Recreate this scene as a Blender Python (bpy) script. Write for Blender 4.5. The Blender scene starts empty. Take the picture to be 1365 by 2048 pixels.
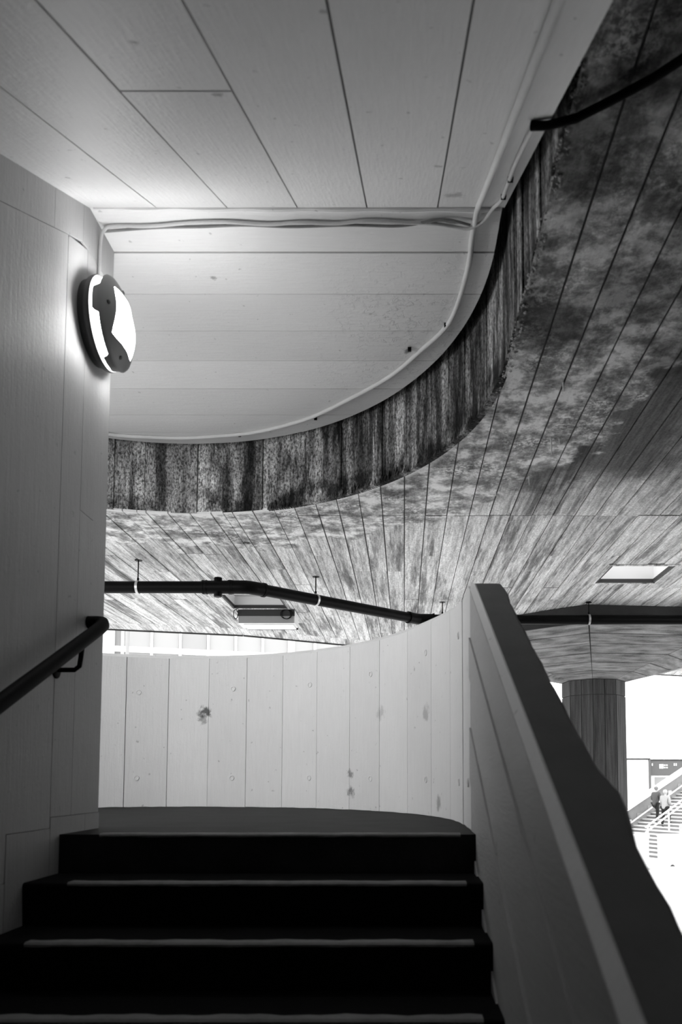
import bpy, bmesh, math, random
from mathutils import Vector, Matrix
random.seed(7)
S = bpy.context.scene
COL = S.collection

# ------------------------------------------------------------------ camera
EYE = 0.22
PITCH = math.radians(3.928)
cam_d = bpy.data.cameras.new('camera')
cam = bpy.data.objects.new('camera', cam_d)
COL.objects.link(cam)
cam.location = (0, 0, EYE)
cam.rotation_euler = (math.pi/2 + PITCH, 0, 0)
cam_d.sensor_fit = 'VERTICAL'
cam_d.sensor_height = 36.0
cam_d.sensor_width = 24.0
cam_d.lens = 36.0*1500/2048
cam_d.shift_x = (682.5-809)/2048
cam_d.shift_y = (1453-1024)/2048
cam_d.clip_start = 0.02
cam_d.clip_end = 400
cam_d.dof.use_dof = True
cam_d.dof.focus_distance = 8.0
cam_d.dof.aperture_fstop = 3.2
S.camera = cam

# ------------------------------------------------------------------ overcast sky and exposure
SKY = 3.5
w = bpy.data.worlds.new('overcast_sky'); S.world = w
w.use_nodes = True
bg = w.node_tree.nodes['Background']
bg.inputs[0].default_value = (1, 1, 1, 1)
bg.inputs[1].default_value = SKY
vs = S.view_settings
vs.view_transform = 'Standard'; vs.look = 'None'; vs.gamma = 1.0
vs.use_curve_mapping = False
vs.exposure = 0.0
S.display_settings.display_device = 'sRGB'

# ------------------------------------------------------------------ materials
class NT:
    def __init__(s, name):
        s.m = bpy.data.materials.new(name); s.m.use_nodes = True
        s.t = s.m.node_tree; s.n = s.t.nodes; s.l = s.t.links
        s.b = s.n['Principled BSDF']
    def new(s, typ, **kw):
        nd = s.n.new(typ)
        for k, v in kw.items(): setattr(nd, k, v)
        return nd
    def link(s, a, b): s.l.new(a, b)
    def pos(s):
        if not hasattr(s, '_p'): s._p = s.new('ShaderNodeNewGeometry').outputs['Position']
        return s._p
    def xyz(s):
        if not hasattr(s, '_x'):
            q = s.new('ShaderNodeSeparateXYZ'); s.link(s.pos(), q.inputs[0]); s._x = q
        return s._x.outputs
    def scaled(s, sc, off=(0, 0, 0), vec=None):
        q = s.new('ShaderNodeMapping'); q.inputs['Scale'].default_value = sc; q.inputs['Location'].default_value = off
        s.link(vec or s.pos(), q.inputs[0]); return q.outputs[0]
    def noise(s, sc=(1, 1, 1), scale=5, detail=4, rough=.55, off=(0, 0, 0), vec=None, dist=0):
        q = s.new('ShaderNodeTexNoise'); q.inputs['Scale'].default_value = scale; q.inputs['Detail'].default_value = detail
        q.inputs['Roughness'].default_value = rough; q.inputs['Distortion'].default_value = dist
        s.link(s.scaled(sc, off, vec), q.inputs['Vector']); return q.outputs['Fac']
    def ramp(s, v, *stops, interp='LINEAR'):
        q = s.new('ShaderNodeValToRGB'); q.color_ramp.interpolation = interp
        e = q.color_ramp.elements
        while len(e) < len(stops): e.new(.5)
        for el, (p, c) in zip(e, stops):
            el.position = p; el.color = (c, c, c, 1)
        s.link(v, q.inputs[0]); return q.outputs[0]
    def math(s, op, a, b=None, c=None):
        q = s.new('ShaderNodeMath', operation=op)
        for i, v in enumerate((a, b, c)):
            if v is None: continue
            if isinstance(v, (int, float)): q.inputs[i].default_value = v
            else: s.link(v, q.inputs[i])
        return q.outputs[0]
    def mix(s, fac, a, b):
        # a + fac (b - a)
        return s.math('ADD', a, s.math('MULTIPLY', fac, s.math('SUBTRACT', b, a)))
    def smooth(s, v, lo, hi):
        q = s.new('ShaderNodeMapRange', interpolation_type='SMOOTHSTEP')
        q.inputs['From Min'].default_value = lo; q.inputs['From Max'].default_value = hi
        s.link(v, q.inputs['Value']); return q.outputs['Result']
    def rand(s):
        return s.new('ShaderNodeObjectInfo').outputs['Random']
    def color(s, v):
        v = s.math('MAXIMUM', v, .004)
        q = s.new('ShaderNodeCombineColor')
        for i in range(3): s.link(v, q.inputs[i])
        s.link(q.outputs[0], s.b.inputs['Base Color'])
    def bump(s, v, strength=.3, dist=.01):
        q = s.new('ShaderNodeBump'); q.inputs['Strength'].default_value = strength; q.inputs['Distance'].default_value = dist
        s.link(v, q.inputs['Height']); s.link(q.outputs[0], s.b.inputs['Normal'])
    def blob(s, x, y, z, r, hard=.3):
        q = s.new('ShaderNodeVectorMath', operation='DISTANCE')
        s.link(s.pos(), q.inputs[0]); q.inputs[1].default_value = (x, y, z)
        d = s.math('ADD', q.outputs['Value'], s.math('MULTIPLY', s.math('SUBTRACT', s.noise(scale=1.3/r, detail=4, rough=.65), .5), r*2.2))
        return s.math('SUBTRACT', 1, s.smooth(d, r*hard, r))

def flat(name, v, rough=.6, metal=0, spec=.4, emit=0):
    k = NT(name)
    k.b.inputs['Base Color'].default_value = (v, v, v, 1)
    k.b.inputs['Roughness'].default_value = rough; k.b.inputs['Metallic'].default_value = metal
    k.b.inputs['Specular IOR Level'].default_value = spec
    if emit:
        k.b.inputs['Emission Color'].default_value = (1, 1, 1, 1); k.b.inputs['Emission Strength'].default_value = emit
    return k.m

def plain_noise(name, v, amp=.25, sc=(1, 1, 1), scale=8, rough=.8, bump=.25, spec=.3):
    k = NT(name)
    n = k.noise(sc, scale, 5)
    f = k.noise((1, 1, 1), 90, 3)
    t = k.math('ADD', k.math('MULTIPLY', k.math('SUBTRACT', n, .5), amp*2*v), v)
    t = k.math('ADD', t, k.math('MULTIPLY', k.math('SUBTRACT', f, .5), amp*.5*v))
    t = k.math('MULTIPLY', t, k.math('ADD', .94, k.math('MULTIPLY', k.rand(), .12)))
    k.color(t); k.bump(k.math('ADD', n, f), bump, .006)
    k.b.inputs['Roughness'].default_value = rough; k.b.inputs['Specular IOR Level'].default_value = spec
    return k.m

def white_paint(name, v=.78, grain=(1, 1, 1), marks=(), rough_patch=None):
    """white masonry paint over board marked concrete"""
    k = NT(name)
    g = k.noise(grain, 14, 5, .6)
    big = k.noise((1, 1, 1), 1.7, 4)
    fine = k.noise((1, 1, 1), 55, 4, .65)
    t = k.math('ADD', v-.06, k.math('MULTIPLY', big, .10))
    t = k.math('ADD', t, k.math('MULTIPLY', k.math('SUBTRACT', g, .5), .09))
    t = k.math('MULTIPLY', t, k.math('ADD', .94, k.math('MULTIPLY', k.rand(), .10)))
    spk = k.ramp(k.noise((1, 1, 1), 26, 2, .5, off=(3, 1, 7)), (.71, 0), (.77, 1))
    t = k.math('MULTIPLY', t, k.math('SUBTRACT', 1, k.math('MULTIPLY', spk, .35)))
    for (x, y, z, r, d) in marks:
        t = k.math('MULTIPLY', t, k.math('SUBTRACT', 1, k.math('MULTIPLY', k.blob(x, y, z, r), d)))
    k.color(t)
    hgt = k.math('ADD', k.math('MULTIPLY', g, .7), k.math('MULTIPLY', fine, .5))
    if rough_patch:
        lump = k.math('MULTIPLY', k.ramp(k.noise((1, 1, 1), 30, 5, .7, dist=.3), (.52, 0), (.66, 1)), k.ramp(k.noise((1, 1, 1), 5, 3, .6), (.42, .1), (.58, 1)))
        x, y, z, r = rough_patch
        q = k.new('ShaderNodeVectorMath', operation='DISTANCE'); k.link(k.pos(), q.inputs[0]); q.inputs[1].default_value = (x, y, z)
        msk = k.math('SUBTRACT', 1, k.smooth(q.outputs['Value'], r*.3, r))
        hgt = k.math('ADD', hgt, k.math('MULTIPLY', k.math('MULTIPLY', lump, msk), 2.2))
    k.bump(hgt, .45, .006)
    k.b.inputs['Roughness'].default_value = .55; k.b.inputs['Specular IOR Level'].default_value = .35
    return k.m

# geometry constants --------------------------------------------------------
XL = -1.35            # inner face of the stair spine wall
XR = .28              # inner face of the balustrade
SLOPE = .52
ZS = 2.656            # underside of the landing slab above
YB = 3.05             # where flight soffit breaks into landing soffit
ZD = 2.15             # underside of the deck
GROUND = -3.3
OPC = (-1.55, 3.35); OPA, OPB = 2.03, 2.02     # opening in the deck
SOC = (-1.55, 3.25); SOA, SOB = 1.97, 2.08     # edge of landing slab above
PAC = (-1.6, 3.55); PAA, PAB = 1.88, 2.18      # inner face of curved parapet

def deck_material():
    k = NT('board_marked_concrete')
    x, y, z = k.xyz()[0], k.xyz()[1], k.xyz()[2]
    rnd = k.rand()
    off = k.new('ShaderNodeCombineXYZ'); k.link(k.math('MULTIPLY', rnd, 37), off.inputs[1]); k.link(k.math('MULTIPLY', rnd, 11), off.inputs[0])
    pv = k.new('ShaderNodeVectorMath', operation='ADD'); k.link(k.pos(), pv.inputs[0]); k.link(off.outputs[0], pv.inputs[1]); pv = pv.outputs[0]
    grain = k.noise((9, .8, 1), 9, 7, .68, vec=pv, dist=.25)
    streak = k.noise((6, .28, 1), 3.2, 5, .65, vec=pv)
    fine = k.noise((1, 1, 1), 60, 4, .7)
    mott = k.noise((1, 1, 1), 3.4, 5, .62, off=(4, 2, 0))
    t = k.math('ADD', .13, k.math('MULTIPLY', rnd, .20))
    t = k.math('ADD', t, k.math('MULTIPLY', k.ramp(grain, (.36, 0), (.64, 1)), .34))
    t = k.math('ADD', t, k.math('MULTIPLY', k.ramp(streak, (.38, 0), (.60, 1)), .34))
    dk = k.ramp(k.noise((4.5, .35, 1), 2.1, 5, .65, off=(9, 0, 0), vec=pv), (.53, 0), (.63, 1))
    t = k.math('MULTIPLY', t, k.math('SUBTRACT', 1, k.math('MULTIPLY', dk, .6)))
    t = k.math('MULTIPLY', t, k.ramp(fine, (.32, .55), (.5, 1.0), (.7, 1.2)))
    # lime crust and wet stains that follow the edge of the opening
    u = k.math('DIVIDE', k.math('SUBTRACT', x, OPC[0]), OPA)
    v = k.math('DIVIDE', k.math('SUBTRACT', y, OPC[1]), OPB)
    vp = k.math('MAXIMUM', v, 0)
    r = k.math('SQRT', k.math('ADD', k.math('MULTIPLY', u, u), k.math('MULTIPLY', vp, vp)))
    wob = k.math('SUBTRACT', k.noise((1, 1, 1), 2.3, 5, .6, off=(1, 8, 0)), .5)
    r1 = k.math('ADD', r, k.math('MULTIPLY', wob, .55))
    crust = k.math('SUBTRACT', 1, k.smooth(r1, 1.36, 1.40))
    patch = k.ramp(k.noise((1, 1, 1), 6.5, 9, .72, off=(0, 3, 2), dist=.15), (.40, .06), (.49, .38), (.57, .92))
    pit = k.ramp(k.noise((1, 1, 1), 42, 4, .75, off=(2, 2, 2)), (.44, .12), (.55, 1))
    pitzone = k.ramp(k.noise((1, 1, 1), 2.6, 3, .5, off=(7, 1, 0)), (.5, 0), (.62, 1))
    cr = k.math('MULTIPLY', patch, k.mix(pitzone, 1.0, pit))
    cr = k.mix(.2, cr, k.math('ADD', t, .15))
    t = k.mix(crust, t, cr)
    # damp dark tide outside the crust on the side away from the far edge
    wet = k.math('MULTIPLY', k.math('MULTIPLY', k.smooth(r1, 1.36, 1.40), k.math('SUBTRACT', 1, k.smooth(r1, 1.5, 1.95))),
                 k.math('SUBTRACT', 1, k.smooth(k.math('ADD', y, k.math('MULTIPLY', wob, 1.5)), 4.3, 5.5)))
    t = k.math('MULTIPLY', t, k.math('SUBTRACT', 1, k.math('MULTIPLY', wet, .82)))
    edge = k.math('MULTIPLY', k.math('SUBTRACT', 1, k.smooth(k.math('ADD', r, k.math('MULTIPLY', wob, .06)), 1.0, 1.035)), k.smooth(y, 3.9, 4.6))
    t = k.mix(edge, t, .85)
    for bl in ((1.25, 1.9, ZD, .55, .75), (.75, 1.65, ZD, .4, .7), (1.35, 3.3, ZD, .4, .65), (1.0, 2.45, ZD, .3, .6), (.62, 3.05, ZD, .28, .8), (.58, 2.15, ZD, .35, .7), (1.0, 2.9, ZD, .35, .5), (.9, 4.75, ZD, .3, .6), (-.05, 4.98, ZD, .12, .6), (-1.3, 6.05, ZD, .05, .9)):  # large near blobs: damp staining with the corner's shade painted in
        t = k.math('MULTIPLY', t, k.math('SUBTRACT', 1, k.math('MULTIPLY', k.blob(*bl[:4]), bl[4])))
    k.color(t)
    h = k.math('ADD', k.math('MULTIPLY', grain, .5), k.math('MULTIPLY', fine, .35))
    h = k.math('ADD', h, k.math('MULTIPLY', k.math('MULTIPLY', crust, k.noise((1, 1, 1), 24, 6, .7)), 1.3))
    k.bump(h, .55, .012)
    k.b.inputs['Roughness'].default_value = .85; k.b.inputs['Specular IOR Level'].default_value = .25
    return k.m

def fascia_material():
    k = NT('streaked_concrete')
    rnd = k.rand()
    st = k.noise((1, 1, .16), 9, 5, .6)
    st2 = k.noise((1, 1, .28), 21, 5, .65, off=(5, 5, 5))
    sp = k.noise((1, 1, .55), 85, 3, .7)
    t = k.math('ADD', .04, k.math('MULTIPLY', k.ramp(st, (.40, 0), (.60, 1)), .36))
    t = k.math('ADD', t, k.math('MULTIPLY', k.ramp(st2, (.44, 0), (.64, 1)), .26))
    t = k.math('MULTIPLY', t, k.math('ADD', .55, k.math('MULTIPLY', rnd, .8)))
    # paler at its far left end
    x = k.xyz()[0]
    lite = k.math('SUBTRACT', 1, k.smooth(x, -1.75, -1.1))
    t = k.math('ADD', t, k.math('MULTIPLY', lite, .22))
    t = k.math('MULTIPLY', t, k.ramp(sp, (.38, .2), (.6, 1.3)))
    low = k.math('SUBTRACT', 1, k.smooth(k.math('ADD', k.xyz()[2], k.math('MULTIPLY', k.math('SUBTRACT', k.noise(scale=5, detail=5), .5), .35)), 2.22, 2.34))
    lich = k.math('MULTIPLY', low, k.ramp(k.noise((1, 1, .6), 3.1, 6, .7, off=(2, 6, 1)), (.46, 0), (.54, 1)))
    t = k.math('MULTIPLY', t, k.math('SUBTRACT', 1, k.math('MULTIPLY', lich, .85)))
    run = k.ramp(k.noise((1, 1, .05), 6.5, 5, .65, off=(8, 1, 1)), (.50, 0), (.57, 1))
    t = k.math('MULTIPLY', t, k.math('SUBTRACT', 1, k.math('MULTIPLY', run, .75)))
    k.color(t)
    k.bump(k.math('ADD', sp, k.math('MULTIPLY', st2, .8)), .9, .014)
    k.b.inputs['Roughness'].default_value = .9; k.b.inputs['Specular IOR Level'].default_value = .2
    return k.m

M = {}
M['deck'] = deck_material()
M['fascia'] = fascia_material()
M['joint'] = plain_noise('joint_concrete', .05, .4)
M['paint_joint'] = plain_noise('paint_joint', .16, .3)
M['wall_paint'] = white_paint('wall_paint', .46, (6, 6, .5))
M['soffit_paint'] = white_paint('soffit_paint', .80, (.5, 7, 1), rough_patch=(.45, 4.2, ZS, 1.25), marks=((.02, 4.13, ZS, .035, .7), (-.93, 3.5, ZS, .02, .5)))
M['flight_paint'] = white_paint('flight_paint', .74, (7, .5, 1), marks=((.2, 2.86, 2.56, .05, .4), (-.62, 1.62, 1.9, .02, .6), (-.5, 1.9, 2.05, .02, .5), (.12, 2.5, 2.36, .02, .6)))
M['parapet_paint'] = white_paint('parapet_paint', .80, (6, 6, .45), marks=((-1.53, 5.72, .72, .055, .85), (-1.545, 5.72, .67, .05, .5), (-.37, 5.2, .25, .04, .6), (-.36, 5.2, .12, .05, .7), (.13, 4.4, .6, .06, .35), (-.15, 4.95, .65, .06, .25), (.2, 4.2, .08, .06, .5)))
M['flight_side'] = white_paint('balustrade_shaded_paint', .48, (6, .6, 6))  # the parapet's white paint, darkened here to stand in for shade
M['coping'] = plain_noise('coping_concrete', .17, .2, bump=.2)
M['floor'] = plain_noise('dark_asphalt', .022, .6, scale=5, rough=.6, spec=.06)
M['bounce_absorber'] = plain_noise('bounce_absorber_dark', .05, .3, scale=2)
M['step'] = plain_noise('step_concrete', .007, .5, scale=6, rough=.9, spec=.08)
M['nosing'] = plain_noise('worn_nosing', .22, .5, scale=12, rough=.6)
M['black'] = flat('black_paint', .005, .6, spec=.05)
M['pipe'] = flat('black_pipe', .003, .42, spec=.07)
M['steel'] = flat('galvanised_steel', .55, .35, .9)
M['cable'] = plain_noise('painted_cable', .62, .15)
M['cable_dark'] = plain_noise('grimy_cable', .22, .3)
M['lamp_dark'] = flat('lamp_base', .035, .5)
M['lamp_grey'] = flat('lamp_cover', .20, .45)
M['lamp_glow'] = flat('lamp_diffuser', .9, .4, emit=40)
M['white'] = flat('white_enamel', .85, .5)
M['grey'] = flat('grey_panel', .30, .5)
M['pale'] = plain_noise('pale_paving', .62, .08, scale=1.2)
M['stone'] = plain_noise('pale_stone', .42, .15, scale=2)
M['block'] = plain_noise('pale_block', .25, .1, scale=3)
M['riser'] = plain_noise('stair_riser', .20, .2, scale=3)
M['tread'] = plain_noise('stair_tread', .62, .1, scale=3)
M['col'] = plain_noise('column_concrete', .05, 1.3, (6, 6, .3), 5)
M['capital'] = plain_noise('capital_concrete', .19, 1.7, (1.0, 1.0, 16), 3)
M['rim'] = plain_noise('rim_concrete', .03, .4)
M['under'] = plain_noise('blocker_concrete', .14, .3, (1, 1, .3), 4)
M['glass'] = flat('window_glass', .22, .15, spec=.5)
M['pane'] = flat('pale_sky_pane', .35, .3)  # pane glass, its sky reflection put into the colour
M['pane2'] = flat('grey_sky_pane', .31, .3)
M['bldg'] = plain_noise('render_wall', .7, .05)
M['darkbldg'] = flat('grey_cladding', .10, .5)
M['shadowgap'] = flat('dark_trim', .03, .6)
M['skin'] = flat('skin', .40, .5)
M['coat'] = plain_noise('grey_jacket', .075, .3, scale=30)
M['palecoat'] = plain_noise('pale_jacket', .34, .2, scale=20)
M['trouser'] = flat('black_trousers', .006, .7)
M['hair'] = flat('grey_hair', .16, .6)
M['palehair'] = flat('pale_hat', .40, .7)
M['shoe'] = flat('dark_shoe', .02, .6)
M['lime'] = flat('lime_deposit', .85, .6)

# ------------------------------------------------------------------ mesh helpers
class MB:
    def __init__(s): s.v = []; s.f = []
    def add(s, vs, fs):
        o = len(s.v); s.v += [tuple(p) for p in vs]; s.f += [[i+o for i in f] for f in fs]; return s
    def box(s, x0, x1, y0, y1, z0, z1):
        return s.add([(x0, y0, z0), (x1, y0, z0), (x1, y1, z0), (x0, y1, z0), (x0, y0, z1), (x1, y0, z1), (x1, y1, z1), (x0, y1, z1)],
                     [[0, 3, 2, 1], [4, 5, 6, 7], [0, 1, 5, 4], [1, 2, 6, 5], [2, 3, 7, 6], [3, 0, 4, 7]])
    def obox(s, o, ax, ay, az):
        """box from corner o along three vectors"""
        o, ax, ay, az = map(Vector, (o, ax, ay, az))
        p = [o, o+ax, o+ax+ay, o+ay]; p += [q+az for q in p]
        return s.add(p, [[0, 3, 2, 1], [4, 5, 6, 7], [0, 1, 5, 4], [1, 2, 6, 5], [2, 3, 7, 6], [3, 0, 4, 7]])
    def prism(s, a, b):
        """loops a (front) and b (back) of equal length"""
        n = len(a)
        return s.add(list(a)+list(b), [list(range(n))[::-1], [n+i for i in range(n)]] + [[i, (i+1) % n, n+(i+1) % n, n+i] for i in range(n)])
    def tube(s, pts, r, n=10, cap=True):
        pts = [Vector(p) for p in pts]
        rs = r if isinstance(r, (list, tuple)) else [r]*len(pts)
        t0 = (pts[1]-pts[0]).normalized()
        up = Vector((0, 0, 1)) if abs(t0.z) < .9 else Vector((1, 0, 0))
        u = t0.cross(up).normalized(); rings = []
        for i, p in enumerate(pts):
            t = (pts[min(i+1, len(pts)-1)]-pts[max(i-1, 0)]).normalized()
            u = (u-t*u.dot(t)).normalized(); q = t.cross(u)
            rings.append([p+(u*math.cos(2*math.pi*k/n)+q*math.sin(2*math.pi*k/n))*rs[i] for k in range(n)])
        vs = [p for rg in rings for p in rg]
        fs = [[i*n+k, i*n+(k+1) % n, (i+1)*n+(k+1) % n, (i+1)*n+k] for i in range(len(pts)-1) for k in range(n)]
        if cap: fs += [list(range(n))[::-1], [(len(pts)-1)*n+k for k in range(n)]]
        return s.add(vs, fs)
    def lathe(s, prof, o, axis, n=32, cap=True):
        """profile of (distance along axis, radius)"""
        o = Vector(o); a = Vector(axis).normalized()
        up = Vector((0, 0, 1)) if abs(a.z) < .9 else Vector((0, 1, 0))
        u = a.cross(up).normalized(); q = a.cross(u)
        vs = [o+a*d+(u*math.cos(2*math.pi*k/n)+q*math.sin(2*math.pi*k/n))*r for d, r in prof for k in range(n)]
        fs = [[i*n+k, i*n+(k+1) % n, (i+1)*n+(k+1) % n, (i+1)*n+k] for i in range(len(prof)-1) for k in range(n)]
        if cap: fs += [list(range(n))[::-1], [(len(prof)-1)*n+k for k in range(n)]]
        return s.add(vs, fs)
    def build(s, name, mat, parent=None, smooth=False):
        me = bpy.data.meshes.new(name); me.from_pydata(s.v, [], s.f); me.update()
        bm = bmesh.new(); bm.from_mesh(me); bmesh.ops.recalc_face_normals(bm, faces=bm.faces); bm.to_mesh(me); bm.free()
        if smooth:
            me.polygons.foreach_set('use_smooth', [True]*len(me.polygons))
            me.set_sharp_from_angle(angle=math.radians(40))
        me.materials.append(mat)
        o = bpy.data.objects.new(name, me); COL.objects.link(o)
        if parent:
            o.parent = parent
            o.matrix_parent_inverse = Matrix.Translation(-Vector(parent.location)) if parent.type == 'EMPTY' else Matrix()
        return o

def tag(o, label=None, cat=None, group=None, kind=None):
    for k_, v_ in (('label', label), ('category', cat), ('group', group), ('kind', kind)):
        if v_: o[k_] = v_
    return o
def empty(name, loc=(0, 0, 0)):
    o = bpy.data.objects.new(name, None); COL.objects.link(o); o.location = loc; o.empty_display_size = .1
    return o
def struct(o, label, cat): return tag(o, label, cat, kind='structure')
def sstep(x, a, b):
    t = max(0, min(1, (x-a)/(b-a))); return t*t*(3-2*t)

# ------------------------------------------------------------------ ground
g = MB().box(-70, 70, -40, 110, GROUND-.5, GROUND).build('ground', M['pale'])
struct(g, 'pale blown-out paving of the plaza around the raised stair', 'ground')
g2 = MB().box(XL-.3, 9.0, -7.5, 5.0, GROUND, GROUND+.02).build('bounce_absorber_floor', M['bounce_absorber'])  # unseen dark floor added to cut light bounced off the ground
struct(g2, 'added unseen dark floor soaking up bounced light beneath the deck', 'floor')

# ------------------------------------------------------------------ landing floor and staircase
STEP_R, STEP_T, Y0 = .150, .275, 2.95
def ell(c, a, b, t): return (c[0]+a*math.cos(t), c[1]+b*math.sin(t))
N = 64
arc = [ell(PAC, PAA+.06, PAB+.06, math.pi*i/N) for i in range(N+1)]
poly = [(XR+.06, Y0)] + arc + [(PAC[0]-PAA-.06, Y0)]
fl = MB().prism([(x, y, 0) for x, y in poly], [(x, y, -.22) for x, y in poly]).build('floor', M['floor'])
struct(fl, 'dark worn landing floor at the top of the steps', 'floor')
def nosing(k, parent):
    y = Y0-k*STEP_T; z = -k*STEP_R
    m = MB(); n = 40; x0, x1 = XL+.16+.02*math.sin(k*3), XR-.06
    a = []
    for i in range(n+1):
        x = x0+(x1-x0)*i/n
        wv = .004*math.sin(i*.7+k*2)+.003*math.sin(i*1.9+k)
        a.append((x, wv))
    rows = [[(x, y-.003, z-.009+q*.3) for x, q in a], [(x, y-.004, z-.002) for x, q in a], [(x, y+.004, z+.004) for x, q in a], [(x, y+.044+q*1.5, z+.0035) for x, q in a], [(x, y+.047+q*1.5, z-.004) for x, q in a], [(x, y+.003, z-.011) for x, q in a]]
    vs = [p for r_ in rows for p in r_]; R_ = len(rows); L = n+1
    fs = [[((j) % R_)*L+i, ((j) % R_)*L+i+1, ((j+1) % R_)*L+i+1, ((j+1) % R_)*L+i] for j in range(R_) for i in range(n)]
    fs += [[j*L for j in range(R_)], [j*L+n for j in range(R_)][::-1]]
    return m.add(vs, fs).build('nosing_strip', M['nosing'], parent)
nosing(0, fl)
stair = empty('staircase', (-.5, Y0, 0))
struct(stair, 'black concrete steps with worn pale nosings rising to the landing', 'staircase')
for k in range(1, 13):
    y = Y0-k*STEP_T; z = -k*STEP_R
    # rounded nosing profile in Y-Z extruded across the width
    pr = [(y+STEP_T+.03, z), (y+.012, z), (y+.003, z-.004), (y, z-.014), (y+.012, z-STEP_R-.02), (y+.012, z-STEP_R-.16), (y+STEP_T+.03, z-STEP_R-.02)]
    st = MB().prism([(XL-.04, a, b) for a, b in pr], [(XR+.04, a, b) for a, b in pr]).build('step', M['step'], stair)
    nosing(k, st)
# riser of the landing edge
MB().box(XL-.04, XR+.04, Y0+.012, Y0+.05, -.17, -.004).build('riser', M['step'], stair)

# ------------------------------------------------------------------ spine wall on the left with its board marks
def soffit_z(y): return ZS+SLOPE*(min(y, YB)-YB)
WY0, WY1 = -3.4, 3.325
wl = MB()
ys = [WY0, YB, WY1-.012]
top = [soffit_z(y)+.05 for y in ys]
front = [(XL-.010, WY0, -3.3), (XL-.010, WY1-.012, -3.3)] + [(XL-.010, y, t) for y, t in zip(ys[::-1], top[::-1])]
back = [(XL-.24, y, z) for _, y, z in front]
wl = wl.prism(front, back).build('wall_left', M['paint_joint'])
struct(wl, 'white painted board-marked concrete wall beside the steps', 'wall')
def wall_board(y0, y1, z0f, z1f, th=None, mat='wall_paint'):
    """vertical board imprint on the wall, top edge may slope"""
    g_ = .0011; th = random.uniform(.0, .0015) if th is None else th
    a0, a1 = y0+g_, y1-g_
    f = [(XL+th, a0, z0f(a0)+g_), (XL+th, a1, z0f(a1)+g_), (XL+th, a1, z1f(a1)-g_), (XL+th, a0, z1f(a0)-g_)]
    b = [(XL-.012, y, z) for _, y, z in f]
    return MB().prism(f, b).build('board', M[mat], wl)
cst = lambda c: (lambda y: c)
tops = lambda y: soffit_z(y)-.165 if y < 3.0 else soffit_z(3.0)-.165
joints = [3.325, 3.181, 2.871, 2.556, 2.25, 1.94, 1.63, 1.32, 1.01, .70, .4, .1, -.2, -.5]
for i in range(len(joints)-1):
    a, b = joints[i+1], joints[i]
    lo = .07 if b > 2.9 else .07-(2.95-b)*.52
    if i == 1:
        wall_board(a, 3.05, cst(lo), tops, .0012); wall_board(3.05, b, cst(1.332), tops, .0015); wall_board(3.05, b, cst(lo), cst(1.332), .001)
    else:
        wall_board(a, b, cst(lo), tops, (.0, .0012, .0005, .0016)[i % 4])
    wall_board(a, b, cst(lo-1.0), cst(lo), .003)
# long sloping board under the flight soffit, broken in three
for a, b in ((-.5, 1.35), (1.35, 2.75), (2.75, 3.0)):
    wall_board(a, b, lambda y: soffit_z(y)-.165, lambda y: soffit_z(y)+.03, .002)
wall_board(3.0, 3.325, lambda y: soffit_z(3.0)-.165, lambda y: soffit_z(y)+.03, .002)

# ------------------------------------------------------------------ flight soffit overhead
cf = MB()
yy = [-3.4, YB]
def fz(y, d=0): return ZS+SLOPE*(y-YB)+d
XE = .43
a = [(XL-.3, yy[0], fz(yy[0], .008)), (XE-.004, yy[0], fz(yy[0], .008)), (XE-.004, yy[1], fz(yy[1], .008)), (XL-.3, yy[1], fz(yy[1], .008))]
b = [(x, y, z+.30) for x, y, z in a]
cf = cf.prism(a, b).build('ceiling_flight', M['paint_joint'])
struct(cf, 'white board-marked sloping underside of the flight overhead', 'ceiling')
fj = [XL-.02, -1.06, -.758, -.457, -.160, .143, XE]
for i in range(len(fj)-1):
    cuts = [-3.3, .2, YB] if i != 2 else [-3.3, .2, 1.875, YB]
    if i == 4: cuts = [-3.3, -.6, YB]
    for j in range(len(cuts)-1):
        g_ = .0032 if i != 1 else .0028
        x0, x1 = fj[i]+(g_ if i else 0), fj[i+1]-(g_ if i < 5 else 0)
        y0, y1 = cuts[j]+(.003 if j else 0), cuts[j+1]-(.003 if j < len(cuts)-2 else .0)
        th = random.uniform(-.0025, .0015)
        f = [(x0, y0, fz(y0, th)), (x1, y0, fz(y0, th)), (x1, y1, fz(y1, th)), (x0, y1, fz(y1, th))]
        MB().prism(f, [(x, y, fz(y, .012)) for x, y, z in f]).build('board', M['flight_paint'], cf)

# ------------------------------------------------------------------ landing soffit overhead (rounded end)
def so_x(y):      # half chord of the slab edge at y
    if y <= SOC[1]: return SOA
    q = 1-((y-SOC[1])/SOB)**2
    return SOA*math.sqrt(max(q, 0))
def slab_strip(y0, y1, z0, z1, grow=0, n=10):
    ys = [y0+(y1-y0)*i/n for i in range(n+1)]
    R_ = [(SOC[0]+so_x(y)+grow, y) for y in ys]
    L_ = [(SOC[0]-so_x(y)-grow, y) for y in ys][::-1]
    lp = R_+L_
    return MB().prism([(x, y, z0) for x, y in lp], [(x, y, z1) for x, y in lp])
arcs = [ell(SOC, SOA-.003, SOB-.003, math.pi*i/N) for i in range(N+1)]
lp = [(SOC[0]+SOA-.003, YB+.004)]+arcs+[(SOC[0]-SOA+.003, YB+.004)]
cl = MB().prism([(x, y, ZS+.008) for x, y in lp], [(x, y, ZS+.34) for x, y in lp]).build('ceiling_landing', M['paint_joint'])
struct(cl, 'white board-marked flat underside of the round-ended landing overhead', 'ceiling')
lj = [YB, 3.326, 3.625, 3.939, 4.235, 4.552, 4.89, 5.14, SOC[1]+SOB]
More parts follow.
